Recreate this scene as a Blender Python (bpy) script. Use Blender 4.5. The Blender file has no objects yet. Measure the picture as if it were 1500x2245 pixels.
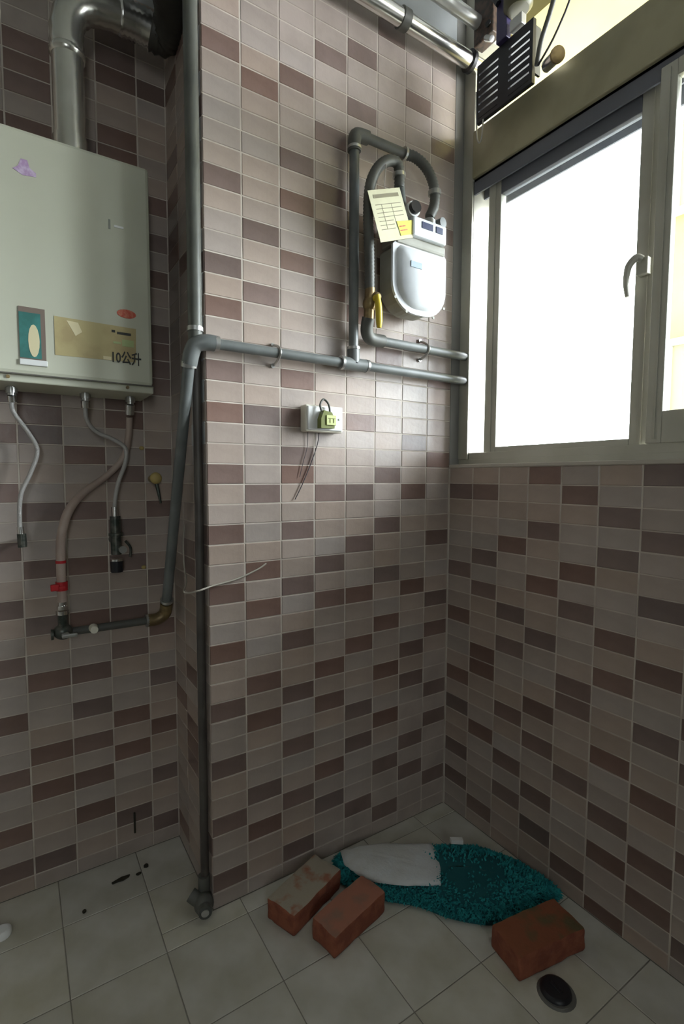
import bpy, bmesh, math, random
from mathutils import Vector, Matrix, noise
C = bpy.context.scene.collection
scn = bpy.context.scene
random.seed(7)
PI = math.pi

# ------------------------------------------------------------------ camera
F_PX, YAW, PITCH, ROLL = 1105.4, 0.5726, 0.0688, 0.0035
CAM = Vector((-1.1937, -1.2029, 1.1094))
fwd = Vector((math.sin(YAW)*math.cos(PITCH), math.cos(YAW)*math.cos(PITCH), -math.sin(PITCH)))
rgt = Vector((math.cos(YAW), -math.sin(YAW), 0)); upv = rgt.cross(fwd)
r2 = rgt*math.cos(ROLL)+upv*math.sin(ROLL); u2 = upv*math.cos(ROLL)-rgt*math.sin(ROLL)
cd = bpy.data.cameras.new('camera'); cam = bpy.data.objects.new('camera', cd); C.objects.link(cam)
cd.sensor_fit = 'HORIZONTAL'; cd.sensor_width = 36; cd.lens = F_PX/1500*36
cd.clip_start = 0.02
cam.matrix_world = Matrix(((r2.x, u2.x, -fwd.x, CAM.x), (r2.y, u2.y, -fwd.y, CAM.y), (r2.z, u2.z, -fwd.z, CAM.z), (0, 0, 0, 1)))
scn.camera = cam

# ------------------------------------------------------------------ world, light, exposure
w = bpy.data.worlds.new('sky'); scn.world = w; w.use_nodes = True
bg = w.node_tree.nodes['Background']
bg.inputs[0].default_value = (0.93, 0.97, 1.0, 1); bg.inputs[1].default_value = 6.0
scn.view_settings.view_transform = 'Standard'; scn.view_settings.look = 'None'
scn.view_settings.gamma = 1; scn.view_settings.use_curve_mapping = False
scn.view_settings.exposure = 0.9

def portal(name, loc, rot, sx, sy):
    l = bpy.data.lights.new(name, 'AREA'); l.shape = 'RECTANGLE'; l.size = sx; l.size_y = sy
    l.cycles.is_portal = True
    o = bpy.data.objects.new(name, l); o.location = loc; o.rotation_euler = rot; C.objects.link(o)
portal('window_portal', (0.17, -0.7, 1.65), (0, PI/2, 0), 1.0, 1.4)
portal('transom_portal', (0.17, -0.7, 2.39), (0, PI/2, 0), 0.41, 1.4)
sl = bpy.data.lights.new('sun', 'SUN'); sl.energy = 14.0; sl.angle = math.radians(65); sl.color = (0.86, 0.92, 1.0)
so = bpy.data.objects.new('sun', sl); C.objects.link(so); so.location = (3, -3, 3)
so.rotation_euler = Vector((-0.72, 0.50, -0.50)).to_track_quat('-Z', 'Y').to_euler()
portal('end_portal', (-1.72, -3.14, 1.5), (PI/2, 0, 0), 0.45, 1.2)

# ------------------------------------------------------------------ materials
def mat(name, col, rough=0.5, metal=0.0, col2=None, nscale=20, bump=0.0, bscale=60, rnd=0.0, spec=0.5, thr=(0.4, 0.6), emit=None, coords='Object', stretch=None, detail=4):
    m = bpy.data.materials.new(name); m.use_nodes = True; nt = m.node_tree; b = nt.nodes['Principled BSDF']
    b.inputs['Roughness'].default_value = rough; b.inputs['Metallic'].default_value = metal
    b.inputs['Specular IOR Level'].default_value = spec
    tc = nt.nodes.new('ShaderNodeTexCoord'); vec = tc.outputs[coords]
    if stretch:
        mp = nt.nodes.new('ShaderNodeMapping'); mp.inputs['Scale'].default_value = stretch
        nt.links.new(vec, mp.inputs[0]); vec = mp.outputs[0]
    cur = None
    if col2 is not None:
        n = nt.nodes.new('ShaderNodeTexNoise'); n.inputs['Scale'].default_value = nscale; n.inputs['Detail'].default_value = detail
        nt.links.new(vec, n.inputs['Vector'])
        r = nt.nodes.new('ShaderNodeValToRGB'); r.color_ramp.elements[0].position = thr[0]; r.color_ramp.elements[1].position = thr[1]
        r.color_ramp.elements[0].color = (*col, 1); r.color_ramp.elements[1].color = (*col2, 1)
        nt.links.new(n.outputs['Fac'], r.inputs[0]); cur = r.outputs[0]
    if rnd > 0:
        oi = nt.nodes.new('ShaderNodeObjectInfo')
        mr = nt.nodes.new('ShaderNodeMapRange'); mr.inputs['To Min'].default_value = 1-rnd; mr.inputs['To Max'].default_value = 1+rnd
        nt.links.new(oi.outputs['Random'], mr.inputs['Value'])
        hv = nt.nodes.new('ShaderNodeHueSaturation'); nt.links.new(mr.outputs[0], hv.inputs['Value'])
        mr2 = nt.nodes.new('ShaderNodeMapRange'); mr2.inputs['To Min'].default_value = 0.8; mr2.inputs['To Max'].default_value = 1.25
        ml = nt.nodes.new('ShaderNodeMath'); ml.operation = 'MULTIPLY'; ml.inputs[1].default_value = 7.31
        fr = nt.nodes.new('ShaderNodeMath'); fr.operation = 'FRACT'
        nt.links.new(oi.outputs['Random'], ml.inputs[0]); nt.links.new(ml.outputs[0], fr.inputs[0]); nt.links.new(fr.outputs[0], mr2.inputs['Value'])
        nt.links.new(mr2.outputs[0], hv.inputs['Saturation'])
        if cur is not None: nt.links.new(cur, hv.inputs['Color'])
        else: hv.inputs['Color'].default_value = (*col, 1)
        cur = hv.outputs[0]
    if cur is not None: nt.links.new(cur, b.inputs['Base Color'])
    else: b.inputs['Base Color'].default_value = (*col, 1)
    if bump > 0:
        n2 = nt.nodes.new('ShaderNodeTexNoise'); n2.inputs['Scale'].default_value = bscale; n2.inputs['Detail'].default_value = 3
        nt.links.new(vec, n2.inputs['Vector'])
        bp = nt.nodes.new('ShaderNodeBump'); bp.inputs['Strength'].default_value = bump; bp.inputs['Distance'].default_value = 0.002
        nt.links.new(n2.outputs['Fac'], bp.inputs['Height']); nt.links.new(bp.outputs[0], b.inputs['Normal'])
    if emit:
        b.inputs['Emission Color'].default_value = (*emit[0], 1); b.inputs['Emission Strength'].default_value = emit[1]
    return m

def glass_mat():
    m = bpy.data.materials.new('window_glass'); m.use_nodes = True; nt = m.node_tree
    for n in list(nt.nodes): nt.nodes.remove(n)
    out = nt.nodes.new('ShaderNodeOutputMaterial'); mix = nt.nodes.new('ShaderNodeMixShader')
    t = nt.nodes.new('ShaderNodeBsdfTransparent'); t.inputs[0].default_value = (0.93, 0.95, 0.94, 1)
    g = nt.nodes.new('ShaderNodeBsdfGlossy'); g.inputs['Roughness'].default_value = 0.03
    f = nt.nodes.new('ShaderNodeFresnel'); f.inputs[0].default_value = 1.35
    nt.links.new(f.outputs[0], mix.inputs[0]); nt.links.new(t.outputs[0], mix.inputs[1]); nt.links.new(g.outputs[0], mix.inputs[2])
    nt.links.new(mix.outputs[0], out.inputs[0])
    return m

TILE_L = mat('tile_light', (0.365, 0.298, 0.258), 0.32, col2=(0.425, 0.350, 0.305), nscale=9, bump=0.35, bscale=45, rnd=0.07, coords='Object')
TILE_D = mat('tile_dark', (0.175, 0.117, 0.098), 0.32, col2=(0.22, 0.152, 0.130), nscale=9, bump=0.35, bscale=45, rnd=0.13)
GROUT = mat('grout', (0.60, 0.54, 0.47), 0.85, col2=(0.48, 0.42, 0.36), nscale=12)
FLOOR_T = mat('floor_tile', (0.62, 0.60, 0.54), 0.38, col2=(0.47, 0.45, 0.37), nscale=9, thr=(0.35, 0.7), bump=0.1, bscale=25, rnd=0.05)
FLOOR_G = mat('floor_grout', (0.25, 0.235, 0.20), 0.9)
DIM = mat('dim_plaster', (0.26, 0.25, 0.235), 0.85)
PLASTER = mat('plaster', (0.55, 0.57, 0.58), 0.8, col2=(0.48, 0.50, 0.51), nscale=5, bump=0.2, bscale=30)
ALU = mat('aluminium', (0.46, 0.45, 0.38), 0.38, 0.25, col2=(0.52, 0.51, 0.44), nscale=6, bump=0.05)
ALU_D = mat('dark_aluminium', (0.15, 0.155, 0.175), 0.65, 0.0, spec=0.2)
ALU_L = mat('bright_aluminium', (0.62, 0.62, 0.60), 0.3, 0.5)
GLASS = glass_mat()
CREAM_EXT = mat('cream_render', (0.58, 0.50, 0.22), 0.9, col2=(0.48, 0.40, 0.15), nscale=1.5)
EXT_GREY = mat('exterior_concrete', (0.6, 0.6, 0.57), 0.9, col2=(0.5, 0.5, 0.47), nscale=3)
PIPE = mat('grey_pipe', (0.13, 0.14, 0.135), 0.36, col2=(0.17, 0.18, 0.175), nscale=14, spec=0.5)
PIPE_D = mat('dark_pipe', (0.085, 0.085, 0.075), 0.5, col2=(0.11, 0.11, 0.095), nscale=10)
GALV = mat('galvanised', (0.55, 0.55, 0.53), 0.3, 0.85, col2=(0.45, 0.45, 0.43), nscale=16)
CHROME = mat('chrome', (0.72, 0.71, 0.68), 0.22, 1.0)
STEEL = mat('flue_steel', (0.72, 0.71, 0.64), 0.24, 0.9, col2=(0.62, 0.61, 0.54), nscale=9, bump=0.15, bscale=35)
BRAID = mat('braided_hose', (0.50, 0.48, 0.46), 0.45, 0.4, bump=0.8, bscale=500)
BLACKP = mat('black_plastic', (0.012, 0.012, 0.016), 0.4)
DUCT = mat('dark_duct', (0.035, 0.03, 0.025), 0.5, col2=(0.055, 0.05, 0.04), nscale=12)
HEAT = mat('heater_enamel', (0.60, 0.60, 0.48), 0.40, col2=(0.54, 0.54, 0.43), nscale=2.5)
HEAT_D = mat('heater_shadow_gap', (0.12, 0.11, 0.09), 0.6)
WHITE = mat('white_plastic', (0.80, 0.80, 0.78), 0.4)
CREAMP = mat('cream_plastic', (0.78, 0.74, 0.62), 0.4)
PAPER = mat('yellowed_paper', (0.74, 0.71, 0.50), 0.8, col2=(0.68, 0.65, 0.44), nscale=15)
INK = mat('brown_ink', (0.30, 0.27, 0.18), 0.8)
YSTICK = mat('yellow_sticker', (0.68, 0.62, 0.12), 0.6)
METER_W = mat('meter_white', (0.72, 0.74, 0.76), 0.45, col2=(0.62, 0.64, 0.66), nscale=12)
METER_S = mat('meter_casting', (0.36, 0.35, 0.30), 0.5, col2=(0.30, 0.29, 0.24), nscale=12)
GOLD = mat('gold_label', (0.50, 0.42, 0.21), 0.45, 0.1, col2=(0.43, 0.34, 0.17), nscale=18)
GOLD_L = mat('pale_gold_print', (0.72, 0.64, 0.40), 0.5)
TEALP = mat('teal_print', (0.05, 0.22, 0.20), 0.35, col2=(0.04, 0.16, 0.14), nscale=30)
BROWNP = mat('brown_print', (0.20, 0.15, 0.12), 0.5)
RED = mat('red_print', (0.55, 0.09, 0.05), 0.5, col2=(0.62, 0.22, 0.14), nscale=120)
GREENP = mat('green_print', (0.40, 0.48, 0.22), 0.6)
PINK = mat('lilac_sticker', (0.62, 0.50, 0.66), 0.5, col2=(0.45, 0.30, 0.50), nscale=90)
BLACKINK = mat('black_ink', (0.03, 0.03, 0.025), 0.5)
REDC = mat('red_clamp', (0.42, 0.01, 0.015), 0.4)
PINKH = mat('beige_hose', (0.36, 0.27, 0.23), 0.5, col2=(0.42, 0.33, 0.28), nscale=15)
BRASS = mat('old_brass', (0.30, 0.22, 0.10), 0.45, 0.6, col2=(0.20, 0.14, 0.07), nscale=40)
VALVE = mat('dark_valve', (0.05, 0.06, 0.05), 0.35, 0.5, col2=(0.12, 0.12, 0.10), nscale=60)
YELLOW = mat('yellow_tap', (0.62, 0.46, 0.03), 0.4)
YELO = mat('ochre_plug', (0.45, 0.34, 0.12), 0.5)
GREEN = mat('olive_green_plastic', (0.16, 0.18, 0.03), 0.4)
LIMEL = mat('lime_label', (0.62, 0.66, 0.28), 0.5)
RUST = mat('rusty_box', (0.12, 0.075, 0.055), 0.5, 0.2, col2=(0.05, 0.04, 0.035), nscale=70)
TEAL = mat('teal_pile', (0.008, 0.20, 0.215), 0.85, col2=(0.02, 0.33, 0.34), nscale=60)
TEALB = mat('teal_backing', (0.006, 0.10, 0.115), 0.9)
TOWEL = mat('white_towel', (0.66, 0.68, 0.69), 0.85, col2=(0.60, 0.60, 0.58), nscale=14, bump=0.6, bscale=160)
CORD = mat('pale_cord', (0.42, 0.38, 0.32), 0.6)
WIRE = mat('dark_wire', (0.05, 0.045, 0.05), 0.5)
BRICK = mat('clay_brick', (0.33, 0.105, 0.055), 0.9, col2=(0.24, 0.07, 0.04), nscale=35, bump=0.9, bscale=120)
BRICK_M = mat('mortared_brick_face', (0.38, 0.33, 0.26), 0.95, col2=(0.33, 0.14, 0.085), nscale=16, thr=(0.50, 0.60), bump=0.9, bscale=120)
BRICK_R = mat('rosy_brick_face', (0.40, 0.17, 0.11), 0.95, col2=(0.30, 0.17, 0.12), nscale=22, thr=(0.45, 0.62), bump=0.9, bscale=120)
BRICK_O = mat('olive_stained_brick_face', (0.26, 0.085, 0.04), 0.95, col2=(0.13, 0.10, 0.045), nscale=12, thr=(0.46, 0.60), bump=0.9, bscale=120)
DIRT = mat('floor_dirt', (0.035, 0.03, 0.02), 0.95)

# ------------------------------------------------------------------ mesh helpers
class MB:
    def __init__(s): s.v = []; s.f = []; s.sm = []; s.mi = []
    def add(s, vs, fs, smooth=False, mi=0):
        b = len(s.v); s.v += [tuple(v) for v in vs]
        for f in fs: s.f.append([b+i for i in f]); s.sm.append(smooth); s.mi.append(mi)
        return s
    def box(s, x0, x1, y0, y1, z0, z1, bev=0.0, mi=0):
        x0, x1 = min(x0, x1), max(x0, x1); y0, y1 = min(y0, y1), max(y0, y1); z0, z1 = min(z0, z1), max(z0, z1)
        if bev <= 0:
            vs = [(x, y, z) for x in (x0, x1) for y in (y0, y1) for z in (z0, z1)]
            return s.add(vs, [(0, 1, 3, 2), (4, 6, 7, 5), (0, 4, 5, 1), (2, 3, 7, 6), (0, 2, 6, 4), (1, 5, 7, 3)], mi=mi)
        bm = bmesh.new(); bmesh.ops.create_cube(bm, size=1)
        for v in bm.verts: v.co = Vector(((x0+x1)/2+v.co.x*(x1-x0), (y0+y1)/2+v.co.y*(y1-y0), (z0+z1)/2+v.co.z*(z1-z0)))
        bmesh.ops.bevel(bm, geom=bm.edges[:], offset=bev, segments=2, profile=0.5, affect='EDGES')
        return s.bm(bm, mi=mi)
    def bm(s, bm, smooth=False, mi=0):
        bm.verts.ensure_lookup_table(); bm.verts.index_update()
        s.add([v.co.copy() for v in bm.verts], [[v.index for v in f.verts] for f in bm.faces], smooth, mi); bm.free(); return s
    def tube(s, pts, r, n=14, smooth_path=True, per=8, cap=True, ribs=None, mi=0):
        P = [Vector(p) for p in pts]
        if smooth_path and len(P) > 2: P, rr = catmull(P, r, per)
        else: rr = r if isinstance(r, (list, tuple)) else [r]*len(P)
        if ribs:   # corrugation: resample finely, alternate radius
            Q = [P[0]]; L = 0
            step = ribs[0]/2; acc = 0; R0 = rr[0]; out = []; 
            tot = sum((P[i+1]-P[i]).length for i in range(len(P)-1)); m = max(4, int(tot/step))
            ds = [0]
            for i in range(len(P)-1): ds.append(ds[-1]+(P[i+1]-P[i]).length)
            Q = []; rq = []; j = 0
            for k in range(m+1):
                d = tot*k/m
                while j < len(P)-2 and ds[j+1] < d: j += 1
                t = (d-ds[j])/max(1e-9, ds[j+1]-ds[j]); Q.append(P[j].lerp(P[j+1], min(1, t))); rq.append((rr[j]*(1-t)+rr[j+1]*t)*(1+(ribs[1] if k % 2 else -ribs[1])))
            P, rr = Q, rq
        N = len(P); tan = []
        for i in range(N):
            a = P[max(0, i-1)]; b = P[min(N-1, i+1)]; tan.append((b-a).normalized())
        up = Vector((0, 0, 1)) if abs(tan[0].z) < 0.9 else Vector((1, 0, 0))
        nrm = (up-tan[0]*up.dot(tan[0])).normalized(); vs = []; fs = []
        for i in range(N):
            nrm = (nrm-tan[i]*nrm.dot(tan[i])).normalized(); bn = tan[i].cross(nrm)
            for k in range(n):
                a = 2*PI*k/n; vs.append(P[i]+(nrm*math.cos(a)+bn*math.sin(a))*rr[i])
        for i in range(N-1):
            for k in range(n):
                k2 = (k+1) % n; fs.append((i*n+k, i*n+k2, (i+1)*n+k2, (i+1)*n+k))
        s.add(vs, fs, True, mi)
        if cap:
            s.add([vs[k] for k in range(n)], [list(range(n))[::-1]], False, mi)
            s.add([vs[(N-1)*n+k] for k in range(n)], [list(range(n))], False, mi)
        return s
    def cyl(s, a, b, r, r_end=None, n=20, mi=0):
        return s.tube([a, b], [r, r if r_end is None else r_end], n, smooth_path=False, mi=mi)
    def sphere(s, c, r, sc=(1, 1, 1), seg=16, mi=0):
        bm = bmesh.new(); bmesh.ops.create_uvsphere(bm, u_segments=seg, v_segments=seg//2+2, radius=r)
        for v in bm.verts: v.co = Vector((c[0]+v.co.x*sc[0], c[1]+v.co.y*sc[1], c[2]+v.co.z*sc[2]))
        return s.bm(bm, True, mi)
    def prism(s, poly, axis, a, b, bev=0, mi=0):   # poly in the two other axes, extruded along axis
        def mk(u, v, t): return {0: (t, u, v), 1: (u, t, v), 2: (u, v, t)}[axis]
        n = len(poly); vs = [mk(u, v, a) for u, v in poly]+[mk(u, v, b) for u, v in poly]
        fs = [list(range(n))[::-1], [n+i for i in range(n)]]+[(i, (i+1) % n, n+(i+1) % n, n+i) for i in range(n)]
        return s.add(vs, fs, mi=mi)
    def build(s, name, mats, parent=None, loc=None):
        me = bpy.data.meshes.new(name); me.from_pydata(s.v, [], s.f)
        for p, sm, mi in zip(me.polygons, s.sm, s.mi): p.use_smooth = sm; p.material_index = mi
        for m in (mats if isinstance(mats, (list, tuple)) else [mats]): me.materials.append(m)
        bm = bmesh.new(); bm.from_mesh(me); bmesh.ops.recalc_face_normals(bm, faces=bm.faces[:]); bm.to_mesh(me); bm.free()
        o = bpy.data.objects.new(name, me); C.objects.link(o)
        if loc: o.location = loc
        if parent is not None:
            o.parent = parent
            o.location = Vector(o.location)-base(parent)
        return o

def base(o):
    p = Vector((0, 0, 0))
    while o is not None: p += Vector(o.location); o = o.parent
    return p

def catmull(P, r, per):
    N = len(P); rr = r if isinstance(r, (list, tuple)) else [r]*N; out = []; ro = []
    for i in range(N-1):
        p0, p1, p2, p3 = P[max(0, i-1)], P[i], P[i+1], P[min(N-1, i+2)]
        for k in range(per):
            t = k/per
            out.append(0.5*((2*p1)+(p2-p0)*t+(2*p0-5*p1+4*p2-p3)*t*t+(3*p1-p0-3*p2+p3)*t**3)); ro.append(rr[i]*(1-t)+rr[i+1]*t)
    out.append(P[-1]); ro.append(rr[-1]); return out, ro

def fillet(P, rad, k=6):   # straight runs with rounded corners
    P = [Vector(p) for p in P]; out = [P[0]]
    for i in range(1, len(P)-1):
        a = (P[i-1]-P[i]).normalized(); b = (P[i+1]-P[i]).normalized()
        p, q = P[i]+a*rad, P[i]+b*rad
        for j in range(k+1):
            t = j/k; out.append(p*(1-t)**2+P[i]*2*t*(1-t)+q*t*t)
    out.append(P[-1]); return out

def tag(o, label=None, cat=None, group=None, kind=None):
    if label: o['label'] = label
    if cat: o['category'] = cat
    if group: o['group'] = group
    if kind: o['kind'] = kind
    return o
def empty(name, loc, **k):
    o = bpy.data.objects.new(name, None); o.empty_display_size = 0.05; o.location = loc; C.objects.link(o); return tag(o, **k)
def struct(o): o['kind'] = 'structure'; return o

def text_mesh(name, s, size, m, parent, loc, rot, ext=0.0004, bold=0.0, xs=1.0):
    cu = bpy.data.curves.new(name, 'FONT'); cu.body = s; cu.size = size; cu.extrude = ext; cu.offset = bold; cu.resolution_u = 3
    t = bpy.data.objects.new(name, cu); C.objects.link(t)
    dg = bpy.context.evaluated_depsgraph_get(); me = bpy.data.meshes.new_from_object(t.evaluated_get(dg))
    bpy.data.objects.remove(t); bpy.data.curves.remove(cu)
    me.materials.clear(); me.materials.append(m)
    o = bpy.data.objects.new(name, me); C.objects.link(o); o.parent = parent
    o.location = Vector(loc)-base(parent); o.rotation_euler = rot; o.scale = (xs, 1, 1); return o

# ------------------------------------------------------------------ the setting
RH, CW, Z0, ZT = 0.05, 0.1016, 0.0412, 2.391
WB = 0.807; D = 0.32; SILL = 1.141; CEIL = 2.6
XL, YB = -2.1, -3.05

def wall(name, boxes, m=GROUT):
    b = MB()
    for x in boxes: b.box(*x)
    return struct(b.build(name, m))
T = 0.0011    # tiles stand proud of the grout
wall_back = wall('wall_back', [(-WB+0.003, 0.0, T, 0.0108, 0, ZT), (-WB+0.003, 0.12, 0.011, 0.12, 0, SILL-0.001)])
wall_recess = wall('wall_recess', [(XL, -WB+0.1, D+T, D+0.12, 0, ZT)])
wall_column = wall('wall_column_side', [(-WB+T, -WB+0.06, 0.002, D, 0, ZT)])
wall_right = wall('wall_right', [(T, 0.15, YB, 0.0, 0, SILL)])
b = MB(); b.box(-WB, 0.15, 0.011, 0.12, SILL, CEIL).box(-WB, -0.001, 0, 0.011, ZT, CEIL).box(XL, -WB, D, D+0.12, ZT, CEIL).box(-WB, -WB+0.06, 0.12, D, ZT, CEIL)
struct(b.build('trim_1', PLASTER))
b = MB(); b.box(XL-0.1, 0.9, YB-0.1, D+0.15, CEIL, CEIL+0.08); struct(b.build('ceiling', PLASTER))
# left wall, end wall behind the camera (with a window opening)
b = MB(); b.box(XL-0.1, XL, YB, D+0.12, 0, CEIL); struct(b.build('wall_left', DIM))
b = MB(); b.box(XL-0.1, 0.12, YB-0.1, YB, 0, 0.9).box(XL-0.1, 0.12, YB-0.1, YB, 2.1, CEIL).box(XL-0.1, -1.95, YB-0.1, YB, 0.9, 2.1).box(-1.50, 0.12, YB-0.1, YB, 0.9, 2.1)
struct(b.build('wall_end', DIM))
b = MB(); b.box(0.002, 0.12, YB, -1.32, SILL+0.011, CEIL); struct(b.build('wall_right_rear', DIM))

def tile_mesh(name, w, h, m, d=0.006, ch=0.0012):
    b = MB(); x, z = w/2, h/2
    v = [(-x, 0.004, -z), (x, 0.004, -z), (x, 0.004, z), (-x, 0.004, z), (-x, ch, -z), (x, ch, -z), (x, ch, z), (-x, ch, z),
         (-x+ch, 0, -z+ch), (x-ch, 0, -z+ch), (x-ch, 0, z-ch), (-x+ch, 0, z-ch)]
    f = [(0, 1, 5, 4), (1, 2, 6, 5), (2, 3, 7, 6), (3, 0, 4, 7), (4, 5, 9, 8), (5, 6, 10, 9), (6, 7, 11, 10), (7, 4, 8, 11), (8, 9, 10, 11)]
    me = bpy.data.meshes.new(name); me.from_pydata(v, [], f); me.materials.append(m); return me
GV, GH = 0.0034, 0.0024
_tm = {}
def get_tile(w, h, dark):
    k = (round(w, 3), round(h, 3), dark)
    if k not in _tm: _tm[k] = tile_mesh('tile', w-GV, h-GH, TILE_D if dark else TILE_L)
    return _tm[k]

def lay(parent, cols, rows, dark, place, rotz, limit=300, score=None):
    """cols: list of (index, centre, width); rows: list of (index, centre z, height)"""
    cells = [(j, c, w, n, z, h) for j, c, w in cols for n, z, h in rows]
    if len(cells) > limit:
        cells.sort(key=lambda q: (Vector(place(q[1], q[4]))-CAM).length)
    singles, rest = cells[:limit], cells[limit:]
    for j, c, w_, n, z, h in singles:
        o = bpy.data.objects.new('tile', get_tile(w_, h, (j, n) in dark)); C.objects.link(o); o.parent = parent
        jit = 0.0004*math.sin(j*12.9+n*78.2)
        p = Vector(place(c, z)); nr = Vector((math.sin(rotz), -math.cos(rotz), 0)); o.location = p+nr*jit
        o.rotation_euler = (0, 0, rotz)
    if rest:
        b = MB()
        for j, c, w_, n, z, h in rest:
            p = Vector(place(c, z)); M = Matrix.Translation(p) @ Matrix.Rotation(rotz, 4, 'Z'); me = get_tile(w_, h, (j, n) in dark)
            b.add([M @ v.co for v in me.vertices], [list(pl.vertices) for pl in me.polygons], mi=1 if (j, n) in dark else 0)
        o = b.build('tile', [TILE_L, TILE_D], parent); o['kind'] = 'stuff'

ROWS = [(0, Z0/2, Z0)]+[(n, Z0+RH*(n-0.5), RH) for n in range(1, 48)]
DB = {(0,2),(0,6),(0,8),(0,12),(0,14),(0,18),(1,3),(1,5),(1,9),(1,11),(1,15),(1,44),(2,1),(2,4),(2,7),(2,10),(2,13),(2,16),(2,47),(3,2),(3,6),(3,8),(3,12),(3,18),(3,42),(3,45),(4,3),(4,5),(4,9),(4,11),(4,15),(4,17),(4,21),(4,32),(4,35),(4,37),(4,40),(4,44),(5,1),(5,4),(5,7),(5,10),(5,13),(5,16),(5,19),(5,22),(5,23),(5,25),(5,27),(5,33),(5,36),(5,38),(5,42),(6,3),(6,5),(6,9),(6,11),(6,15),(6,17),(6,21),(6,25),(6,31),(6,34),(6,41),(7,1),(7,4),(7,7),(7,10),(7,13),(7,16),(7,19),(7,22),(7,25),(7,27),(7,30),(7,32),(7,36),(7,42),
      (3,21),(3,25),(2,22),(1,21),(1,24),(0,23),(2,19),(3,15),(0,28),(1,30),(2,34),(3,36),(0,37),(2,29),(3,31),(1,38),(0,42)}
cols = [(j, -CW*(j+0.5), CW) for j in range(7)]+[(7, -(CW*7+WB)/2, WB-CW*7)]
lay(wall_back, cols, ROWS, DB, lambda c, z: (c, 0, z), 0)
DR = {(0,2),(0,4),(0,7),(0,9),(0,13),(0,16),(0,21),(1,1),(1,6),(1,10),(1,11),(1,15),(1,17),(1,21),(2,3),(2,5),(2,8),(2,12),(2,14),(2,18),(3,2),(3,4),(3,7),(3,9),(3,13),(3,16),(3,19),(3,22),(4,1),(4,6),(4,10),(4,11),(4,15),(4,17),(4,21),(5,0),(5,3),(5,5),(5,8),(5,12),(5,14),(5,18),(5,20),(6,2),(6,4),(6,7),(6,10),(6,13),(6,16),(6,19),(6,22),(7,1),(7,5),(7,9),(7,11),(7,15),(7,17),(7,21)}
cols = [(j, -CW*(j+0.5), CW) for j in range(10)]
DR2 = set(DR)
for j in (8, 9):
    for n in range(1, 23):
        if (n+j) % 3 == 1: DR2.add((j, n))
lay(wall_right, cols, ROWS[:23], DR2, lambda c, z: (0, c, z), -PI/2)
J0 = -0.8836
cols = [(0, (J0-WB)/2, -WB-J0)]+[(j, J0-CW*(j-0.5), CW) for j in range(1, 7)]
DC = {(4,12),(3,11),(2,11),(1,12),(1,14),(4,9),(4,15),(4,18),(3,17),(2,9),(0,10),(1,8),(3,7),(1,6),(0,7),(4,6),(3,5),(2,5),(0,4),(2,3),(1,2),(4,3),(0,1),(3,1),
      (3,14),(2,14),(0,13),(2,17),(1,17),(0,16),(4,21),(3,20),(2,20),(1,19),(0,20),(1,22),(2,23),(3,24),(4,24),(0,23),(5,4),(5,8),(5,13),(5,17),(2,7),(4,1)}
for n in range(25, 48):
    for j in range(0, 7):
        if random.random() < 0.24: DC.add((j, n))
lay(wall_recess, cols, ROWS, DC, lambda c, z: (c, D, z), 0)
cols = [(0, 0.055, 0.11), (1, 0.11+CW/2, CW), (2, (0.11+CW+D)/2, D-0.11-CW)]
DS = {(j, n) for j in range(3) for n in range(48) if random.random() < 0.22}
lay(wall_column, cols, ROWS, DS, lambda c, z: (-WB, c, z), -PI/2)
# edge strips at the room corners and under the window
b = MB(); b.box(-0.0045, 0.0, -0.0045, 0.0005, 0, SILL-0.001); struct(b.build('trim_2', GROUT))
b = MB(); b.box(-0.003, 0.15, YB, -0.0005, SILL, SILL+0.0105, 0.002); struct(b.build('trim_3', mat('sill_edge', (0.48, 0.44, 0.38), 0.5)))

# floor: slab and 20 cm tiles
b = MB(); b.box(XL-0.1, 0.12, YB-0.1, D+0.12, -0.12, -0.0012); floor = struct(b.build('floor', FLOOR_G))
xs = sorted({XL, 0.0} | {-0.335+0.2*k for k in range(-9, 2) if XL < -0.335+0.2*k < 0})
ys = sorted({YB, D} | {-0.055+0.206*k for k in range(-15, 3) if YB < -0.055+0.206*k < D})
fl = {}
for i in range(len(xs)-1):
    for j in range(len(ys)-1):
        x0, x1, y0, y1 = xs[i], xs[i+1], ys[j], ys[j+1]
        if x0 > -WB-0.01 and y0 > -0.01: continue
        if y0 < -1.75: continue
        if x0 < -WB+0.02 < x1 and y1 > 0: pass
        bits = [(x0, x1, y0, y1)]
        if x1 > -WB and y1 > 0:
            bits = []
            if y0 < 0: bits.append((x0, x1, y0, 0))
            if x0 < -WB: bits.append((x0, -WB, max(0, y0), y1))
        for (a0, a1, c0, c1) in bits:
            w_, h_ = a1-a0-0.0022, c1-c0-0.0022
            if w_ < 0.004 or h_ < 0.004: continue
            k = (round(w_, 3), round(h_, 3))
            if k not in fl:
                q = MB(); x, y = w_/2, h_/2; e = 0.0012
                q.add([(-x, -y, -0.006), (x, -y, -0.006), (x, y, -0.006), (-x, y, -0.006), (-x, -y, -e), (x, -y, -e), (x, y, -e), (-x, y, -e), (-x+e, -y+e, 0), (x-e, -y+e, 0), (x-e, y-e, 0), (-x+e, y-e, 0)],
                      [(0, 1, 5, 4), (1, 2, 6, 5), (2, 3, 7, 6), (3, 0, 4, 7), (4, 5, 9, 8), (5, 6, 10, 9), (6, 7, 11, 10), (7, 4, 8, 11), (8, 9, 10, 11)])
                me = bpy.data.meshes.new('tile'); me.from_pydata(q.v, [], q.f); me.materials.append(FLOOR_T); fl[k] = me
            o = bpy.data.objects.new('tile', fl[k]); C.objects.link(o); o.parent = floor; o.location = ((a0+a1)/2, (c0+c1)/2, 0)
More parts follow.
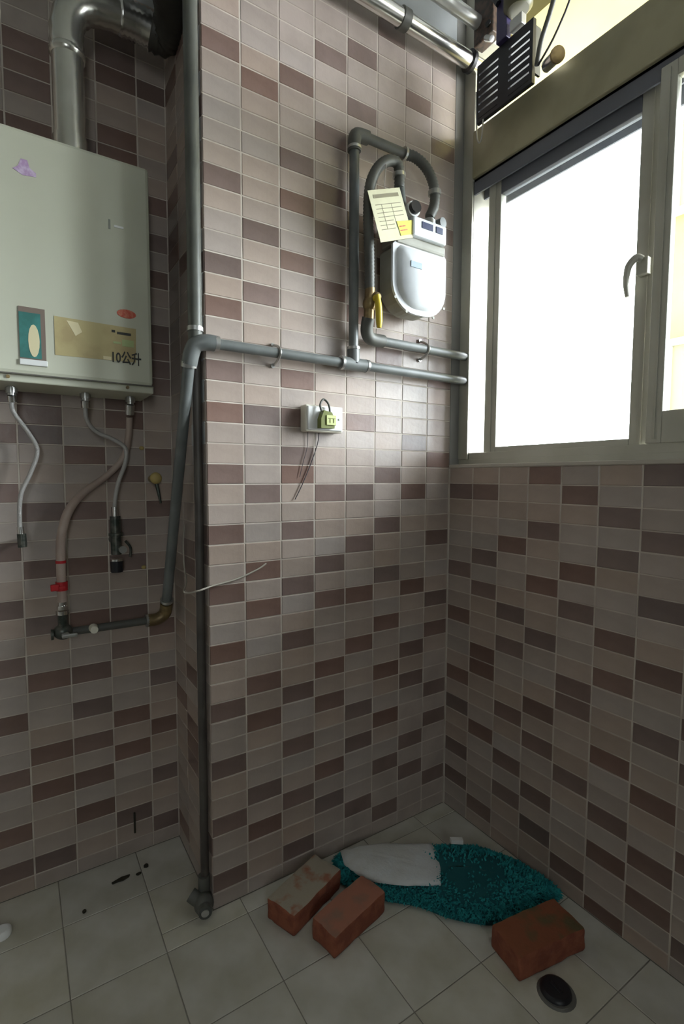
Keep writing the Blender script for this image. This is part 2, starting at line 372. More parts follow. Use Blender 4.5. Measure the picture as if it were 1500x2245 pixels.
b = MB(); b.box(XL, 0, YB, -1.8, -0.0012, -0.0002); struct(b.build('floor_rear', FLOOR_T))

# ------------------------------------------------------------------ window wall: frame, sashes, transom
win = struct(empty('window_1', (0.05, -0.6, 1.152)))
YE = -1.30
WB0 = 1.1515
FX = 0.04      # the frame sits back in the reveal
b = MB()
b.box(FX, FX+0.11, YE, 0.0, SILL+0.0106, 1.168, 0.001)           # sill track
b.box(FX+0.0004, FX+0.012, YE, -0.001, 1.1675, 1.189, 0.001)       # inner upstand
b.box(FX+0.10, FX+0.1096, YE, -0.001, 1.1675, 1.184)
b.build('sill_frame', ALU, win)
b = MB(); b.box(FX-0.004, FX+0.11, -0.0455, -0.0005, 1.169, CEIL, 0.002).box(FX-0.008, FX, -0.0455, -0.0365, 1.169, 2.03); b.build('frame_post', ALU, win)
b = MB(); b.box(FX-0.012, FX+0.11, YE, -0.0465, 2.035, 2.1745, 0.003); b.build('header', mat('aluminium_olive_light', (0.30, 0.275, 0.175), 0.45, 0.1, col2=(0.37, 0.34, 0.22), nscale=7), win)  # aluminium like the frame; olive cast of the light is put into its colour
b = MB()
for x0, z in ((0.0, 1.990), (0.013, 2.014), (0.046, 1.990), (0.058, 2.014), (0.10, 1.978)): b.box(FX+x0, FX+x0+0.006, YE, -0.0465, z, 2.035)
b.box(FX, FX+0.106, YE, -0.0465, 2.028, 2.035)
b.build('top_track', ALU_D, win)
b = MB(); b.box(FX, FX+0.11, -1.32, YE, 1.169, CEIL); b.build('frame_post', ALU, win)
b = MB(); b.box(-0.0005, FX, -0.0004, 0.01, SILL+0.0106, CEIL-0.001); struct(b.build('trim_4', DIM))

def sash(x0, x1, ya, yb, z0, z1, st=0.045, topr=0.06, botr=0.045, mids=True, m=ALU, mtop=None):
    b = MB(); lo, hi = min(ya, yb), max(ya, yb); xm = (x0+x1)/2
    for y0, y1 in ((lo, lo+st), (hi-st, hi)):
        b.box(x0, x1, y0, y1, z0, z1, 0.002)
        b.box(x0-0.003, x0+0.001, y0+st*0.38, y0+st*0.46, z0+0.01, z1-0.01)
    b.box(x0, x1, lo+st, hi-st, z0, z0+botr, 0.0015)
    b.box(x0, x1, lo+st, hi-st, z1-topr, z1, 0.0015, mi=1)
    o = b.build('sash', [m, mtop or m], win)
    g = MB(); g.box(xm-0.002, xm+0.002, lo+st-0.006, hi-st+0.006, z0+botr-0.006, z1-topr+0.006); g.build('pane', GLASS, o)
    return o
s1 = sash(FX+0.020, FX+0.044, -0.088, -0.588, 1.1695, 2.0246, st=0.0465, topr=0.064, botr=0.036, mtop=ALU_D)
# crescent latch on the meeting stile of the first sash
b = MB(); b.box(FX+0.002, FX+0.02, -0.578, -0.552, 1.582, 1.620, 0.002)
b.tube([(FX+0.002, -0.566, 1.615), (FX-0.006, -0.556, 1.620), (FX-0.012, -0.542, 1.602), (FX-0.012, -0.538, 1.565), (FX-0.010, -0.541, 1.535)], [0.008, 0.009, 0.008, 0.006, 0.0045], 10)
b.build('latch', ALU, s1)
s2 = sash(FX-0.004, FX+0.017, -0.592, -1.27, 1.1895, 2.014, st=0.035, topr=0.035, botr=0.072)
b = MB(); b.box(0.06, 0.11, -1.30, -1.25, 2.175, CEIL, 0.001); b.build('transom_bar', ALU, win)

# end window behind the camera
w2 = struct(empty('window_2', (-1.72, YB-0.05, 0.75)))
b = MB(); b.box(-1.95, -1.50, YB-0.08, YB-0.03, 0.9, 0.95).box(-1.95, -1.50, YB-0.08, YB-0.03, 2.05, 2.1).box(-1.95, -1.9, YB-0.08, YB-0.03, 0.95, 2.05).box(-1.55, -1.50, YB-0.08, YB-0.03, 0.95, 2.05)
b.build('frame', ALU, w2)
b = MB(); b.box(-1.905, -1.545, YB-0.058, YB-0.054, 0.94, 2.06); b.build('pane', GLASS, w2)

# ------------------------------------------------------------------ outside
b = MB(); b.box(0.17, 0.85, -3.2, 0.5, 2.50, 2.58); tag(struct(b.build('eave_soffit', CREAM_EXT)), 'cream painted soffit outside above the window')
b = MB(); b.box(0.16, 0.24, -6, -1.33, -3, 7).box(0.16, 0.24, 0.13, 5, -3, 7).box(0.16, 0.24, -1.33, 0.13, -3, SILL-0.02).box(0.16, 0.24, -1.33, 0.13, 2.6, 7); struct(b.build('facade', EXT_GREY))
ng = empty('neighbour_building', (3.4, -1.6, -1.0), label='bright cream building seen through the right-hand window sash', cat='building')
b = MB(); b.box(3.0, 5.0, -1.3, 0.86, -3.0, 6.0); b.build('wall', mat('cream_wall', (0.36, 0.31, 0.15), 0.9, col2=(0.29, 0.25, 0.11), nscale=1.5), ng, None)
EXT_PANE = mat('ext_pane', (0.30, 0.27, 0.16), 0.3)
for (y0, y1, z0, z1) in ((0.30, 0.70, 1.35, 2.1), (0.30, 0.70, 3.1, 3.9), (-0.9, -0.2, 1.2, 2.4)):
    b = MB(); b.box(2.96, 3.0, y0-0.05, y1+0.05, z0-0.05, z0).box(2.96, 3.0, y0-0.05, y1+0.05, z1, z1+0.05).box(2.96, 3.0, y0-0.05, y0, z0, z1).box(2.96, 3.0, y1, y1+0.05, z0, z1).box(2.97, 3.0, (y0+y1)/2-0.02, (y0+y1)/2+0.02, z0, z1)
    wo = b.build('window', ALU_L, ng); b = MB(); b.box(2.985, 2.999, y0, y1, z0, z1); b.build('pane', EXT_PANE, wo)
b = MB(); b.box(0.3, 30, -20, 20, -3.2, -3.0); tag(struct(b.build('ground', EXT_GREY)))

# ------------------------------------------------------------------ water heater
HX0, HX1, HZ0, HZ1, HF = -1.262, -0.893, 1.337, 1.868, 0.150
h = empty('water_heater', (-1.08, D, HZ0), label='pale grey-green gas water heater mounted on the recess wall at left', cat='water heater')
b = MB(); b.box(HX0, HX1, HF, D-0.012, HZ0, HZ1, 0.009); b.build('casing', HEAT, h)
b = MB(); b.box(HX0-0.002, HX1+0.003, HF+0.012, D-0.004, HZ0-0.016, HZ0+0.004, 0.003); b.build('base_lip', HEAT, h)
b = MB(); b.box(HX0+0.002, HX1-0.001, HF-0.0012, HF+0.004, HZ0-0.0005, HZ0+0.0022); b.build('seam', HEAT_D, h)
for x in (HX0+0.06, HX1-0.06):
    b = MB(); b.cyl((x, HF+0.008, HZ0-0.006), (x, HF+0.013, HZ0-0.006), 0.004, n=10); b.build('screw', BRASS, h)
# viewing window: recessed frame
b = MB(); y = HF-0.0022
b.box(-1.178, -1.127, y, HF+0.001, 1.372, 1.486); vw = b.build('view_window', BROWNP, h)
b = MB(); b.box(-1.1775, -1.136, y-0.0008, y, 1.374, 1.474); b.build('glass', TEALP, vw)
b = MB(); b.prism([(-1.150+0.011*math.cos(a), 1.413+0.036*math.sin(a)) for a in [2*PI*i/16 for i in range(16)]], 1, y-0.0014, y-0.0006); b.build('flame_print', GOLD_L, vw)
b = MB(); b.box(-1.179, -1.125, HF-0.006, HF+0.001, 1.358, 1.371, 0.0015); b.build('window_ledge', WHITE, vw)
b = MB(); b.prism([(-1.109, 1.388), (-0.934, 1.392), (-0.932, 1.474), (-1.109, 1.476)], 1, HF-0.0012, HF+0.0005); lb = b.build('label', GOLD, h); tag(lb, 'gold printed label')
b = MB(); b.prism([(-1.084, 1.470), (-1.060, 1.468), (-1.052, 1.448), (-1.066, 1.437)], 1, HF-0.0018, HF-0.001); b.build('print', GOLD_L, lb)
b = MB(); b.prism([(-1.008, 1.391), (-0.99, 1.391), (-0.99, 1.399), (-1.008, 1.399)], 1, HF-0.0018, HF-0.001); b.build('print', GOLD_L, lb)
for x0, x1, z in [(-0.988, -0.980, 1.461), (-0.976, -0.944, 1.458)]: MB().box(x0, x1, HF-0.0018, HF-0.001, z-0.003, z+0.003).build('print', BLACKINK, lb)
b = MB(); b.box(-0.965, -0.938, HF-0.0018, HF-0.001, 1.428, 1.444); b.build('print', GREENP, lb)
b = MB(); b.box(-0.985, -0.968, HF-0.0018, HF-0.001, 1.432, 1.437); b.build('print', GREENP, lb)
text_mesh('lettering', '10公升', 0.033, BLACKINK, h, (-0.992, HF-0.0016, 1.388), (PI/2, 0, 0), bold=0.0007, xs=0.72)
b = MB(); b.prism([(-0.953+0.022*math.cos(a), 1.507+0.0105*math.sin(a)) for a in [2*PI*i/20 for i in range(20)]], 1, HF-0.001, HF+0.0005); tag(b.build('sticker', RED, h), 'red oval sticker')
b = MB(); b.prism([(-1.178, 1.778), (-1.168, 1.786), (-1.162, 1.803), (-1.150, 1.803), (-1.146, 1.788), (-1.134, 1.780), (-1.134, 1.772), (-1.160, 1.769)], 1, HF-0.001, HF+0.0005); tag(b.build('sticker', PINK, h), 'small lilac sticker')
b = MB(); b.box(-0.9885, -0.984, HF-0.0012, HF+0.0005, 1.700, 1.722); b.build('logo', mat('grey_print', (0.25, 0.26, 0.22), 0.5), h)
b = MB(); b.box(-0.976, -0.955, HF-0.0012, HF+0.0005, 1.707, 1.712); b.build('logo', WHITE, h)
# connection stubs below the heater
for x in (-1.197, -1.040, -0.933):
    b = MB(); b.cyl((x, 0.24, HZ0-0.010), (x, 0.24, 1.300), 0.0085, n=12).tube([(x, 0.24, 1.318), (x, 0.24, 1.306)], 0.0125, 6, smooth_path=False); b.build('connector', GALV, h)

# flue and dark duct
f = empty('flue_pipe', (-1.06, 0.215, HZ1), label='shiny steel flue pipe rising from the top of the water heater', cat='flue pipe')
fx, fy = -1.058, 0.215
b = MB(); b.tube([(fx, fy, HZ1-0.003), (fx, fy, 2.12)], 0.0345, 28, smooth_path=False).tube([(fx, fy, HZ1-0.003), (fx, fy, HZ1+0.045)], 0.0375, 28, smooth_path=False); b.build('riser', STEEL, f)
b = MB(); b.tube([(fx, fy, 2.095), (fx, fy, 2.10), (fx, fy, 2.11), (fx, fy, 2.115)], [0.035, 0.0395, 0.0395, 0.035], 28, smooth_path=False); b.build('collar', STEEL, f)
el = [(fx, fy, 2.11), (fx, fy, 2.16), (fx+0.012, fy, 2.20), (fx+0.045, fy, 2.232), (fx+0.085, fy, 2.243), (fx+0.125, fy, 2.247)]
b = MB(); b.tube(el, 0.0365, 28, per=3, ribs=(0.03, 0.03)); b.build('elbow', STEEL, f)
b = MB(); b.tube([(fx+0.115, fy, 2.246), (fx+0.16, fy, 2.248), (fx+0.2, fy, 2.243)], 0.039, 24, per=6, ribs=(0.012, 0.05)); b.build('crimped_sleeve', CHROME, f)
dd = empty('flexible_duct', (-0.87, 0.2, 2.24), label='dark brown flexible duct joined to the steel flue at top left', cat='duct')
b = MB(); b.tube([(fx+0.19, fy, 2.244), (fx+0.225, fy-0.01, 2.24), (fx+0.225, fy-0.08, 2.255), (-0.900, 0.02, 2.285), (-0.912, -0.03, 2.36), (-0.914, -0.04, 2.48), (-0.914, -0.04, CEIL-0.001)], 0.040, 24, per=10, ribs=(0.012, 0.06)); b.build('hose', DUCT, dd)
b = MB(); b.tube([(-0.908, -0.005, 2.300), (-0.905, 0.006, 2.290)], 0.0445, 20, smooth_path=False); b.build('clamp', CHROME, dd)

# ------------------------------------------------------------------ drain pipe on the column
dp = empty('drain_pipe', (-0.829, 0.016, 0), label='thin dark drain pipe hugging the column edge down to the floor elbow', cat='pipe')
b = MB(); b.cyl((-0.8195, 0.026, 0.05), (-0.8195, 0.026, CEIL-0.002), 0.0105, n=18); b.build('pipe', mat('drain_brown', (0.06, 0.05, 0.045), 0.5, col2=(0.085, 0.075, 0.065), nscale=12), dp)
b = MB(); b.cyl((-0.8225, 0.024, 0.040), (-0.8225, 0.024, 0.085), 0.0145, n=20).sphere((-0.831, 0.000, 0.029), 0.0245, (1, 1, 1.05)).cyl((-0.824, 0.022, 0.03), (-0.831, 0.0, 0.03), 0.02, n=18); b.build('elbow', PIPE_D, dp)
b = MB(); b.tube([(-0.831, 0.0, 0.031), (-0.845, 0.016, 0.037), (-0.856, 0.028, 0.045)], [0.016, 0.0165, 0.0165], 18, per=4); b.build('side_branch', PIPE_D, dp)
b = MB(); b.cyl((-0.834, -0.018, 0.030), (-0.8375, -0.031, 0.031), 0.018, 0.0165, n=20); b.build('collar', PIPE_D, dp)
b = MB(); b.cyl((-0.8374, -0.0305, 0.031), (-0.8382, -0.0335, 0.031), 0.0095, n=18); b.build('plug', GALV, dp)

# ------------------------------------------------------------------ gas pipes
R1 = 0.0125
gp = empty('gas_supply_pipe', (-0.4, -0.03, 1.418), label='grey gas supply pipe, lower of the two horizontal pipes, bending down into the recess', cat='pipe')
PZ = 1.420
b = MB(); b.cyl((-0.815, -0.03, PZ), (0.028, -0.03, PZ), R1, n=18); b.build('pipe', PIPE, gp)
b = MB(); b.cyl((-0.847, -0.004, 1.37), (-0.846, 0.262, 0.742), R1+0.001, n=18); b.build('pipe', PIPE, gp)
b = MB(); b.cyl((-0.834, -0.014, PZ), (-0.834, -0.014, CEIL-0.002), 0.0160, n=20); b.build('riser', mat('riser_grey', (0.085, 0.088, 0.075), 0.42, col2=(0.115, 0.118, 0.10), nscale=12), gp)
b = MB(); b.tube([(-0.79, -0.03, PZ), (-0.815, -0.028, PZ), (-0.838, -0.018, 1.410), (-0.847, -0.005, 1.37)], 0.0185, 18, per=5); b.build('elbow', PIPE, gp)
for a, c_ in (((-0.795, -0.03, PZ), (-0.785, -0.03, PZ)), ((-0.847, -0.006, 1.376), (-0.847, -0.002, 1.365)), ((-0.834, -0.014, 1.445), (-0.834, -0.014, 1.455)), ((-0.445, -0.03, PZ), (-0.437, -0.03, PZ)), ((-0.362, -0.03, PZ), (-0.354, -0.03, PZ))):
    b = MB(); b.cyl(a, c_, 0.0185, n=18); b.build('coupling_ring', GALV, gp)
b = MB(); b.cyl((-0.44, -0.03, PZ), (-0.36, -0.03, PZ), 0.0175, n=18).cyl((-0.402, -0.03, PZ), (-0.402, -0.03, 1.463), 0.0175, n=18); b.build('tee', PIPE, gp)
b = MB(); b.cyl((-0.402, -0.03, 1.455), (-0.402, -0.03, 2.00), R1+0.001, n=18); b.build('riser', PIPE, gp)
b = MB(); b.cyl((-0.402, -0.03, 1.459), (-0.402, -0.03, 1.466), 0.019, n=18); b.build('coupling_ring', GALV, gp)
b = MB(); b.cyl((-0.402, -0.03, 1.985), (-0.402, -0.03, 1.992), 0.019, n=18); b.build('coupling_ring', GALV, gp)
b = MB(); b.tube([(-0.402, -0.03, 1.98), (-0.402, -0.03, 2.012), (-0.392, -0.03, 2.026), (-0.36, -0.032, 2.028)], 0.0175, 18, per=5); b.build('elbow', PIPE_D, gp)
b = MB(); b.cyl((-0.37, -0.032, 2.028), (-0.225, -0.036, 2.028), R1, n=18); b.build('branch', PIPE_D, gp)
b = MB(); b.cyl((-0.238, -0.036, 2.028), (-0.231, -0.036, 2.028), 0.0175, n=18); b.build('coupling_ring', GALV, gp)
def hose(parent, pts, r, m, name='hose', ribs=(0.009, 0.07)):
    b = MB(); b.tube(pts, r, 16, per=8, ribs=ribs); return b.build(name, m, parent)
hose(gp, [(-0.226, -0.037, 2.028), (-0.205, -0.045, 2.024), (-0.180, -0.058, 2.004), (-0.160, -0.068, 1.97), (-0.150, -0.072, 1.93), (-0.153, -0.073, 1.89), (-0.170, -0.073, 1.855)], 0.014, PIPE_D)
b = MB(); b.cyl((-0.1505, -0.072, 1.935), (-0.150, -0.072, 1.922), 0.0185, n=18); b.build('coupling_ring', GALV, gp)
for x in (-0.63,):
    b = MB(); b.tube([(x, -0.001, PZ+0.025), (x, -0.030, PZ+0.016), (x, -0.044, PZ), (x, -0.030, PZ-0.016), (x, -0.001, PZ-0.027)], 0.0035, 8, per=5)
    b.tube([(x-0.003, -0.002, PZ-0.027), (x-0.003, -0.006, PZ-0.027)], 0.006, 10, smooth_path=False).tube([(x-0.003, -0.002, PZ+0.025), (x-0.003, -0.006, PZ+0.025)], 0.005, 10, smooth_path=False); b.build('pipe_clip', GALV, gp)
# lower end of the pipe and the gas cock in the recess
b = MB(); b.tube([(-0.846, 0.258, 0.75), (-0.848, 0.272, 0.718), (-0.868, 0.276, 0.703), (-0.895, 0.276, 0.702)], 0.0175, 16, per=5); b.build('elbow', BRASS, gp)
b = MB(); b.cyl((-0.846, 0.253, 0.762), (-0.846, 0.256, 0.755), 0.0185, n=16); b.build('coupling_ring', GALV, gp)
b = MB(); b.cyl((-0.900, 0.276, 0.702), (-0.893, 0.276, 0.702), 0.0175, n=16); b.build('coupling_ring', GALV, gp)
b = MB(); b.cyl((-0.895, 0.276, 0.702), (-1.12, 0.276, 0.702), 0.0105, n=16); b.build('pipe', PIPE_D, gp)
gc = empty('gas_cock', (-1.105, 0.27, 0.70), label='dark gas cock at the bottom of the beige hose on the recess wall', cat='valve')
b = MB(); b.sphere((-1.105, 0.272, 0.706), 0.021, (1.1, 0.9, 1)).cyl((-1.105, 0.272, 0.70), (-1.105, 0.272, 0.758), 0.0115, n=16).cyl((-1.133, 0.272, 0.702), (-1.127, 0.272, 0.702), 0.014, n=16); b.build('body', VALVE, gc)
b = MB(); b.cyl((-1.105, 0.272, 0.752), (-1.105, 0.272, 0.762), 0.0155, n=6).cyl((-1.105, 0.272, 0.765), (-1.105, 0.272, 0.775), 0.013, n=16).cyl((-1.105, 0.272, 0.775), (-1.105, 0.272, 0.787), 0.010, n=16); b.build('union_nut', CHROME, gc)
b = MB(); b.box(-1.111, -1.093, 0.235, 0.252, 0.698, 0.710, 0.003).box(-1.111, -1.075, 0.229, 0.237, 0.699, 0.709, 0.003); b.build('lever', GALV, gc)
b = MB(); b.cyl((-1.035, 0.268, 0.706), (-1.035, 0.244, 0.706), 0.0115, 0.0095, n=16); tag(b.build('test_nipple', CREAMP, gc), 'round cream test cap')

# outlet pipe (upper)
go = empty('gas_outlet_pipe', (-0.2, -0.03, 1.5), label='short grey gas pipe, upper of the two horizontal pipes, leaving through the window post', cat='pipe')
PZ2 = 1.497
b = MB(); b.cyl((-0.31, -0.03, PZ2), (0.032, -0.03, PZ2), R1, n=18); b.build('pipe', PIPE, go)
b = MB(); b.tube([(-0.30, -0.03, PZ2), (-0.345, -0.033, PZ2), (-0.366, -0.042, 1.513), (-0.370, -0.055, 1.545)], 0.0175, 18, per=5); b.build('elbow', PIPE_D, go)
b = MB(); x = -0.136
b.tube([(x, -0.001, PZ2+0.03), (x, -0.030, PZ2+0.016), (x, -0.044, PZ2), (x, -0.030, PZ2-0.016), (x, -0.001, PZ2-0.027)], 0.0035, 8, per=5).cyl((x-0.002, -0.001, PZ2+0.03), (x-0.002, -0.006, PZ2+0.03), 0.006, n=10).cyl((x-0.002, -0.001, PZ2-0.027), (x-0.002, -0.006, PZ2-0.027), 0.006, n=10); b.build('pipe_clip', GALV, go)
b = MB(); b.sphere((-0.370, -0.060, 1.580), 0.019, (1, 1, 1.2)).cyl((-0.370, -0.056, 1.54), (-0.372, -0.064, 1.62), 0.014, n=16); b.build('valve', BRASS, go)
b = MB(); b.cyl((-0.366, -0.078, 1.590), (-0.365, -0.088, 1.590), 0.008, n=12).tube([(-0.365, -0.087, 1.597), (-0.361, -0.089, 1.565), (-0.358, -0.088, 1.53), (-0.357, -0.087, 1.512)], [0.0075, 0.0095, 0.009, 0.0055], 10, per=5); tag(b.build('handle', YELLOW, go), 'yellow lever handle')
b = MB(); b.sphere((-0.357, -0.074, 1.598), 0.012, (1.2, 1, 1)); b.build('cap', BRASS, go)
hose(go, [(-0.372, -0.063, 1.615), (-0.379, -0.070, 1.70), (-0.388, -0.076, 1.80), (-0.384, -0.078, 1.875), (-0.362, -0.079, 1.925), (-0.330, -0.080, 1.955), (-0.300, -0.080, 1.962), (-0.288, -0.079, 1.945), (-0.286, -0.078, 1.90)], 0.0135, PIPE_D)
b = MB(); b.cyl((-0.287, -0.078, 1.937), (-0.2865, -0.078, 1.927), 0.018, n=18); b.build('coupling_ring', GALV, go)
b = MB(); b.cyl((-0.2865, -0.078, 1.93), (-0.272, -0.078, 1.85), 0.011, n=16); b.build('pipe', PIPE, go)

# ------------------------------------------------------------------ gas meter
gm = empty('gas_meter', (-0.22, -0.07, 1.56), label='white gas meter with rounded window front hanging on the tiled wall', cat='gas meter')
def arcbody(x0, x1, z0, z1, r, k=8, top=0.012):
    P = [(x1, z1-top), (x1-top, z1), (x0+top, z1), (x0, z1-top)]
    P += [(x0+r-r*math.cos(a), z0+r-r*math.sin(a)) for a in [PI/2*i/k for i in range(k+1)]]
    P += [(x1-r+r*math.sin(a), z0+r-r*math.cos(a)) for a in [PI/2*i/k for i in range(k+1)]]
    return P
b = MB(); b.prism(arcbody(-0.312, -0.128, 1.572, 1.745, 0.075), 1, -0.028, -0.088); b.build('case', METER_S, gm)
b = MB(); b.prism(arcbody(-0.318, -0.122, 1.566, 1.752, 0.080), 1, -0.086, -0.094); b.build('flange', METER_W, gm)
b = MB(); P0 = arcbody(-0.304, -0.136, 1.58, 1.742, 0.07); P1 = arcbody(-0.296, -0.144, 1.588, 1.734, 0.064)
n_ = len(P0); b.add([(u, -0.094, v) for u, v in P0]+[(u, -0.108, v) for u, v in P1]+[(-0.22, -0.1095, 1.66)], [(i, (i+1) % n_, n_+(i+1) % n_, n_+i) for i in range(n_)]+[(n_+i, n_+(i+1) % n_, 2*n_) for i in range(n_)], True); b.build('front_cover', METER_W, gm)
b = MB(); b.box(-0.268, -0.228, -0.1110, -0.1085, 1.685, 1.701, 0.0008); b.build('plate', mat('blue_grey_print', (0.28, 0.36, 0.42), 0.5), gm)
for x, z in ((-0.310, 1.60), (-0.270, 1.568), (-0.17, 1.568), (-0.130, 1.60)):
    b = MB(); b.cyl((x, -0.094, z), (x, -0.097, z), 0.0042, n=6); b.build('bolt', METER_S, gm)
b = MB(); b.box(-0.310, -0.130, -0.100, -0.030, 1.745, 1.772, 0.006); b.build('top_plate', METER_S, gm)
# register tilted forward
b = MB(); b.box(-0.262, -0.138, -0.112, -0.034, 1.770, 1.822, 0.005); rg = b.build('register', METER_W, gm)
CG = mat('counter_glass', (0.07, 0.08, 0.14), 0.25)
for x0, x1 in ((-0.232, -0.192), (-0.180, -0.155)):
    b = MB(); b.box(x0, x1, -0.1140, -0.1118, 1.795, 1.812, 0.0006); b.build('counter_window', CG, rg)
for x, xa in ((-0.270, 0), (-0.170, 0)):
    b = MB(); b.cyl((x, -0.073, 1.765), (x, -0.073, 1.85), 0.0135, n=18).cyl((x, -0.073, 1.822), (x, -0.073, 1.845), 0.0195, n=6); b.build('inlet', GALV, gm)
b = MB(); b.cyl((-0.254, -0.090, 1.842), (-0.256, -0.116, 1.844), 0.0165, n=18); b.build('plug', BLACKP, gm)
b = MB(); b.tube([(-0.253, -0.088, 1.842), (-0.2545, -0.104, 1.843)], 0.021, 18, smooth_path=False); b.build('plug_ring', WHITE, gm)
b = MB(); b.cyl((-0.138, -0.075, 1.842), (-0.136, -0.095, 1.842), 0.014, n=16); b.build('plug', PIPE, gm)

# paper tag
pt = empty('paper_tag', (-0.34, -0.115, 1.80), label='yellowed paper record card hanging on the gas meter hose', cat='paper tag')
PC = [(-0.412, 1.843), (-0.307, 1.882), (-0.258, 1.765), (-0.368, 1.725)]
yy = -0.105
Pq = [(x, z) for x, z in PC]
b = MB(); b.prism(Pq, 1, yy-0.0006, yy+0.0006); card = b.build('card', PAPER, pt)
def inq(u, v):
    a = [PC[0][i]+(PC[1][i]-PC[0][i])*u for i in (0, 1)]; c_ = [PC[3][i]+(PC[2][i]-PC[3][i])*u for i in (0, 1)]
    return (a[0]+(c_[0]-a[0])*v, a[1]+(c_[1]-a[1])*v)
b = MB(); b.prism([inq(0.12, 0.09), inq(0.9, 0.09), inq(0.9, 0.16), inq(0.12, 0.16)], 1, yy-0.0012, yy-0.0005)
for v in (0.28, 0.36, 0.44, 0.52, 0.60, 0.68, 0.76):
    b.prism([inq(0.12, v), inq(0.9 if v < 0.6 else 0.55, v), inq(0.9 if v < 0.6 else 0.55, v+0.012), inq(0.12, v+0.012)], 1, yy-0.0010, yy-0.0005)
for u in (0.3, 0.6): b.prism([inq(u, 0.28), inq(u+0.01, 0.28), inq(u+0.01, 0.76), inq(u, 0.76)], 1, yy-0.0010, yy-0.0005)
b.build('print', INK, card)
b = MB(); b.prism([inq(0.62, 0.64), inq(1.15, 0.66), inq(1.22, 0.93), inq(0.64, 0.93)], 1, yy-0.0020, yy-0.0013); tag(b.build('sticker', YSTICK, card), 'yellow sticker')
b = MB(); b.prism([inq(0.66, 0.74), inq(0.85, 0.74), inq(0.85, 0.76), inq(0.66, 0.76)], 1, yy-0.0024, yy-0.0019); b.build('print', RED, card)
b = MB(); b.prism([inq(0.66, 0.82), inq(0.88, 0.82), inq(0.88, 0.84), inq(0.66, 0.84)], 1, yy-0.0024, yy-0.0019); b.build('print', RED, card)
b = MB(); b.tube([(-0.355, -0.104, 1.855), (-0.352, -0.098, 1.885), (-0.345, -0.094, 1.925), (-0.338, -0.082, 1.966)], 0.0012, 6, per=4); b.build('string', CORD, pt)

# ------------------------------------------------------------------ wall box with green tag
sb = empty('junction_box', (-0.49, 0, 1.265), label='small cream junction box on the wall below the gas pipe', cat='junction box')
b = MB(); b.box(-0.553, -0.437, -0.032, -0.001, 1.230, 1.300, 0.004); b.build('box', CREAMP, sb)
b = MB(); b.box(-0.549, -0.441, -0.037, -0.031, 1.234, 1.296, 0.003); b.build('cover', WHITE, sb)
b = MB(); b.cyl((-0.452, -0.036, 1.265), (-0.452, -0.039, 1.265), 0.003, n=10); b.build('screw', GALV, sb)
gt = empty('green_tag', (-0.49, -0.05, 1.26), label='olive green plug with lime label hanging over the cream junction box', cat='plug')
b = MB(); b.prism([(-0.521, 1.238), (-0.480, 1.238), (-0.478, 1.262), (-0.488, 1.280), (-0.512, 1.284), (-0.521, 1.262)], 1, -0.038, -0.058); b.build('body', GREEN, gt)
b = MB(); b.box(-0.506, -0.476, -0.061, -0.058, 1.246, 1.272, 0.001); lbl = b.build('label', LIMEL, gt)
text_mesh('lettering', 'TT', 0.018, GREEN, lbl, (-0.501, -0.0615, 1.252), (PI/2, 0, 0))
b = MB(); b.tube([(-0.514, -0.048, 1.282), (-0.516, -0.044, 1.300), (-0.503, -0.04, 1.315), (-0.490, -0.044, 1.302), (-0.488, -0.048, 1.278)], 0.0028, 8, per=5); b.build('ring', PIPE_D, gt)
tw = tag(MB().tube([(-0.497, -0.006, 1.232), (-0.502, -0.006, 1.20), (-0.520, -0.004, 1.15), (-0.548, -0.004, 1.09), (-0.570, -0.004, 1.05)], 0.0014, 6, per=4).build('wire', WIRE), 'thin dark wire trailing down the tiles from the junction box', 'wire')
tw2 = tag(MB().tube([(-0.532, -0.006, 1.232), (-0.533, -0.004, 1.19), (-0.545, -0.004, 1.15), (-0.556, -0.004, 1.11)], 0.0009, 6, per=4).build('wire', WIRE), 'very thin short wire left of the longer one below the junction box', 'wire')
tag(MB().tube([(-0.815, 0.172, 0.98), (-0.818, 0.178, 0.93), (-0.82, 0.165, 0.87), (-0.83, 0.11, 0.835), (-0.858, 0.03, 0.826), (-0.84, -0.022, 0.838), (-0.80, -0.008, 0.843), (-0.735, -0.005, 0.853), (-0.68, -0.005, 0.872), (-0.655, -0.004, 0.885)], 0.0022, 8, per=6).build('cord', CORD), 'pale cord looping from the recess around the column edge', 'cord')

# ------------------------------------------------------------------ hoses and valves under the heater
HY = 0.26
def braided(label, pts, r, nuts):
    t = empty('hose', pts[0], label=label, cat='hose', group='braided hoses under the water heater')
    b = MB(); b.tube(pts, r, 12, per=8); b.build('tube', BRAID, t)
    for a, c_, rr in nuts:
        b = MB(); b.tube([a, c_], rr, 6, smooth_path=False); b.build('nut', CHROME, t)
    return t
braided('thin silvery braided hose at far left, hanging from the heater', [(-1.197, 0.245, 1.290), (-1.194, 0.25, 1.262), (-1.165, HY, 1.215), (-1.148, HY, 1.172), (-1.165, HY, 1.115), (-1.186, HY, 1.065), (-1.191, HY, 1.00), (-1.189, HY, 0.955)], 0.0052,
        [((-1.197, 0.242, 1.300), (-1.196, 0.246, 1.286), 0.0095), ((-1.190, HY, 0.985), (-1.189, HY, 0.965), 0.0075)])
v1 = tag(MB().cyl((-1.188, HY, 0.968), (-1.187, HY, 0.935), 0.010, n=12).cyl((-1.187, HY, 0.948), (-1.187, D-0.001, 0.948), 0.008, n=12).build('hose_outlet', VALVE), 'dark wall outlet at the lower end of the far-left hose', 'wall outlet')
